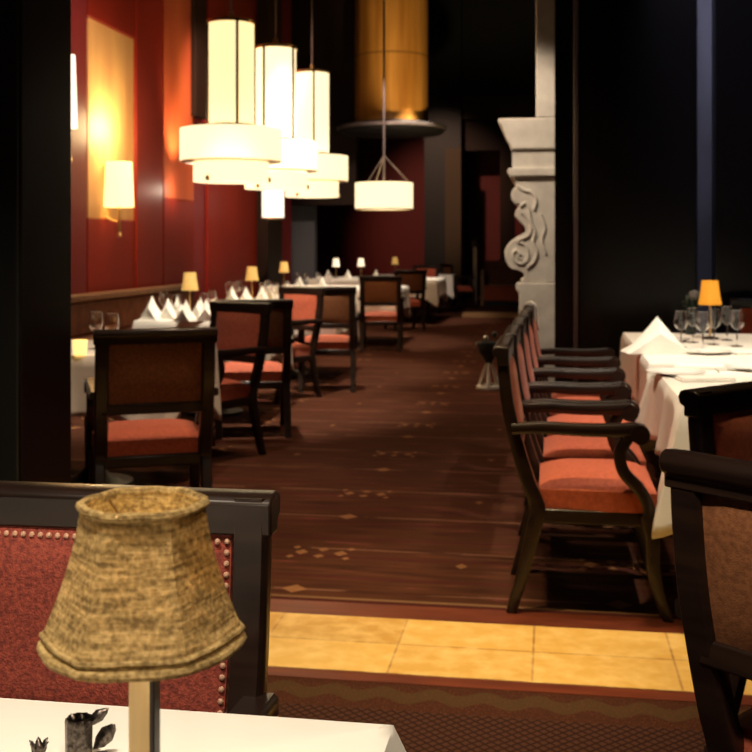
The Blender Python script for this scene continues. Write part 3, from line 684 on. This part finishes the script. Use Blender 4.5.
# sconces
def sconce(px,py0,py1,w0,w1,m,label,x=-4.42):
    s=(px-376)/F; D=x/(s*CS-SN); c=at(px,D); z1,z0=zy(py0,D),zy(py1,D); r=empty('wall_sconce',(c.x,c.y,z0)); k=D/F
    h=z1-z0; MB().lathe([(w1*k/2,0),(w0*k/2,h),(w0*k/2-.01,h),(w1*k/2-.01,0)],24,closed=True).build('lamp_shade',m,r)
    MB().tube([(0,0,h*.5),(0,0,-.12),(0,0,-.28)],[.012,.015,.02],8).build('stem','brass',r)
    MB().tube([(0,0,-.16),(-.08,0,-.14),(c.x*0-(c.x+4.57),0,-.10)],.012,8).build('bracket','brass',r)
    MB().lathe([(.0001,-.32),(.03,-.30),(.02,-.26),(.0001,-.25)],12).build('finial','brass',r)
    return tag(r,label,'lamp'),c,z1
so,sc,sz=sconce(119,162,207,26,30,'sconce_paper','bright wall sconce in front of the golden panel')
so2,sc2,sz2=sconce(69,55,128,12,17,'white_paper','tall narrow white wall lantern half hidden by the left column',-4.35)

# ---------------------------------------------------------------- fireplace surround
D=10.5; fx=lambda px:at(px,D).x; fy=at(525,D).y; fz=lambda py:zy(py,D)
fp=empty('fireplace_surround',(fx(560),fy,0)); tag(fp,'carved white stone fireplace surround with scroll console, beside the black pillar','fireplace')
ox=fx(560)
def P(l): return [(fx(a)-ox,fz(b)) for a,b in l]
XR=630
MB().prism(P([(498,118),(498,122),(502,126),(504,133),(508,141),(511,147),(511,149),(XR,149),(XR,118)]),-.0,1.9).build('mantel_shelf','stone_white',fp,False,.012)
MB().prism(P([(512,149),(512,168),(XR,168),(XR,149)]),.03,1.87).build('frieze','stone_white',fp,False)
MB().prism(P([(508,168),(507,172),(510,176),(XR,176),(XR,168)]),-.01,1.9).build('moulding','stone_white',fp,True,.006)
S=cat([(512,176),(516,184),(512,190),(511,197),(514,203),(520,205),(516,210),(515,216),(520,222),(525,228),(524,233),(515,238),(508,244),(504.5,252),(506,262),(511,269),(518,271),(524,275),(520,283)],4)
for k in (0,1):
    y0=0.03+k*1.5; MB().prism(P(S+[(556,283),(556,176)]),y0,y0+.32).build('scroll_console','stone_white',fp,True,.014)
    cv=MB()
    def rel(pl,rr): cv.tube([((fx(a)-ox),y0-.004,fz(b)) for a,b in cat(pl,4)],rr,8)
    rel([(520,255),(516,250),(513,254),(515,261),(521,264),(527,260),(528,252),(524,244),(517,241),(528,236),(531,228),(527,218),(521,212)],.014)
    rel([(520,206),(526,203),(529,210),(531,222),(535,232),(533,242),(537,252),(534,262),(527,268)],.016)
    rel([(518,186),(524,190),(531,192),(536,200),(534,210)],.016)
    rel([(541,215),(545,228),(542,240),(546,254)],.012)
    rel([(521,255),(519,253),(518,257),(521,259)],.012)
    cv.build('carved_scrollwork','stone_white',fp)
    MB().prism(P([(516,283),(516,290),(519,293),(519,378),(516,380),(516,392),(556,392),(556,283)]),y0-.02,y0+.35).build('plinth','stone_white',fp,False,.01)
MB().prism(P([(545,176),(545,384),(XR,384),(XR,176)]),.2,1.75).build('breast','stone_white',fp,False)
MB().prism(P([(536,-60),(536,118),(XR,118),(XR,-60)]),.0,1.6).build('overmantel','stone_white',fp,False,.01)

# far booth seats by the step
l=at(503,24.5); b=empty('booth_seat',(l.x,l.y,0)); tag(b,'small red booth seat at the far end of the aisle, left of the fireplace','bench')
MB().box(-.45,.9,0,.55,.1,.45).build('seat','coral',b,True,.04)
MB().box(-.45,.9,.5,.65,.1,1.0).build('backrest','bench',b,True,.04)
MB().box(-.50,-.42,0,.65,.0,.8).build('side_panel','bench_cap',b,True,.01)
MB().box(-.45,.9,.02,.6,0,.1).build('plinth','matte_black',b,False)
l=at(490,24.9); 
o=MB().box(-.05,.05,-.05,.05,0,1.3); o=o.build('newel_post','bronze_trim',None,True,.01,loc=(l.x-.35,l.y+.2,0)); MB().lathe([(.0001,1.3),(.08,1.34),(.09,1.4),(.07,1.47),(.0001,1.49)],16).build('finial','bronze_trim',o)
tag(o,'slim grey post with ball finial beside the far booth seat','post')

# ---------------------------------------------------------------- lights
def spot(x,y,z,tx,ty,tz,e,ang,col=(1,.80,.55),blend=.5,r=.08):
    d=bpy.data.lights.new('spot','SPOT'); d.energy=e; d.spot_size=R(ang); d.spot_blend=blend; d.color=col; d.shadow_soft_size=r
    o=bpy.data.objects.new('unseen_spot',d); COL.objects.link(o); o.location=(x,y,z)  # unseen spots without fixtures, several added only to brighten dark parts
    o.rotation_euler=(Vector((tx,ty,tz))-Vector((x,y,z))).to_track_quat('-Z','Y').to_euler(); return o
def point(x,y,z,e,col=(1,.7,.4),r=.05):
    d=bpy.data.lights.new('lamp','POINT'); d.energy=e; d.color=col; d.shadow_soft_size=r
    o=bpy.data.objects.new('point_light',d); COL.objects.link(o); o.location=(x,y,z); return o
W1=(1,.86,.66)
spot(-.75,.2,3.8,-.5,1.0,.75,470,60,W1)          # foreground table
spot(.6,-.3,3.6,-.9,1.7,.8,170,50,(1,.75,.5))           # near chair back, lamp shade front
spot(-.8,3.2,3.9,-.75,3.55,0,420,44,(1,.76,.38),.8)      # stone strip
spot(.6,3.2,3.9,.25,3.5,0,170,44,(1,.70,.34),.8)
spot(.9,3.9,4.0,1.05,4.9,.75,420,50,W1,.6)            # right tables
spot(1.2,5.3,4.0,1.1,6.1,.75,420,52,W1,.6)
spot(-.6,4.1,4.0,.15,4.3,.45,200,40,(1,.75,.5),.7)       # right row seats
spot(-.9,4.2,4.2,-1.6,4.9,.4,330,45,(1,.7,.45),.7)
for (x,y,e) in ((-2.5,5.8,200),(-2.6,8.3,1200),(-2.6,10.9,900),(-2.7,14.6,800),(-2.6,19.3,600)):
    spot(x+.4,y-.5,4.4,x,y+.2,.75,e,50,W1,.6)
spot(-1.0,7.0,5.0,-1.0,7.2,0,300,75,(1,.62,.36),.8)
spot(-1.0,11.0,5.5,-1.0,11.5,0,450,75,(1,.62,.36),.8)
spot(-1.2,17,6,-1.2,17,0,350,75,(1,.6,.36),.8)
spot(-.5,4.4,3.9,-.6,4.9,0,90,70,(1,.65,.42),.9)
spot(-1.8,8.8,4.6,.1,10.7,1.8,720,36,(1,.80,.60),.6)     # mantel
spot(.1,9.3,2.0+2.6,.05,10.4,.4,40,50,W1,.6)
spot(-1.6,16.5,1.9,-1.7,19.8,5.0,520,52,(1,.72,.36),.6)     # unseen upward spot on the gold cylinder
spot(-3.0,16.5,3.0,-3.2,19.8,5.0,0,52,(1,.72,.36),.6)
point(sc.x+.10,sc.y,sz+.35,62,(1,.72,.34),.18)
spot(.25,-1.9,2.1,-.35,.9,.85,58,22,(1,.82,.6),.6,.12)      # added fill from behind the camera, for lamp pole and near chair
c=at(180,13.2); spot(-4.25,c.y+.2,2.2,-4.6,c.y+.35,3.4,170,85,(1,.62,.3),.8)  # added uplight for the glow on the red panel, no fixture here
c=at(178,13.2); point(-4.35,c.y+.2,2.0,7,(1,.75,.55),.05)  # small light at the same panel, without a lamp body
spot(-3.2,12.5,5.0,-4.6,15.5,1.5,900,60,(1,.65,.45),.8)
spot(-3.0,9.0,5.0,-4.6,11,1.6,220,60,(1,.6,.5),.8)
spot(-3,22,5.5,-2.6,29,1.6,1050,42,(1,.6,.4),.8)
spot(-2.5,16.5,4.5,-3.2,20.3,1.0,500,50,(1,.75,.6),.8)
spot(1.0,7.6,5.5,1.3,8.8,2.2,500,30,(.7,.75,1),.8)  # added bluish spot to brighten the blue-grey strip
l=at(143,.917); pass
w=bpy.data.worlds.new('World'); bpy.context.scene.world=w; w.use_nodes=True; w.node_tree.nodes['Background'].inputs[0].default_value=(1,.72,.55,1); w.node_tree.nodes['Background'].inputs[1].default_value=.03

# ---------------------------------------------------------------- camera
cd=bpy.data.cameras.new('Camera'); cam=bpy.data.objects.new('Camera',cd); COL.objects.link(cam); bpy.context.scene.camera=cam
cam.location=(0,0,HC); cam.rotation_euler=(R(90),0,YAW); cd.sensor_width=36; cd.sensor_fit='HORIZONTAL'; cd.lens=F/752*36
cd.shift_y=-(376-HY)/752; cd.clip_start=.05; cd.clip_end=100
cd.dof.use_dof=True; cd.dof.focus_distance=1.5; cd.dof.aperture_fstop=11
vs=bpy.context.scene.view_settings; vs.view_transform='Standard'; vs.look='None'; vs.exposure=0; vs.gamma=1; vs.use_curve_mapping=False
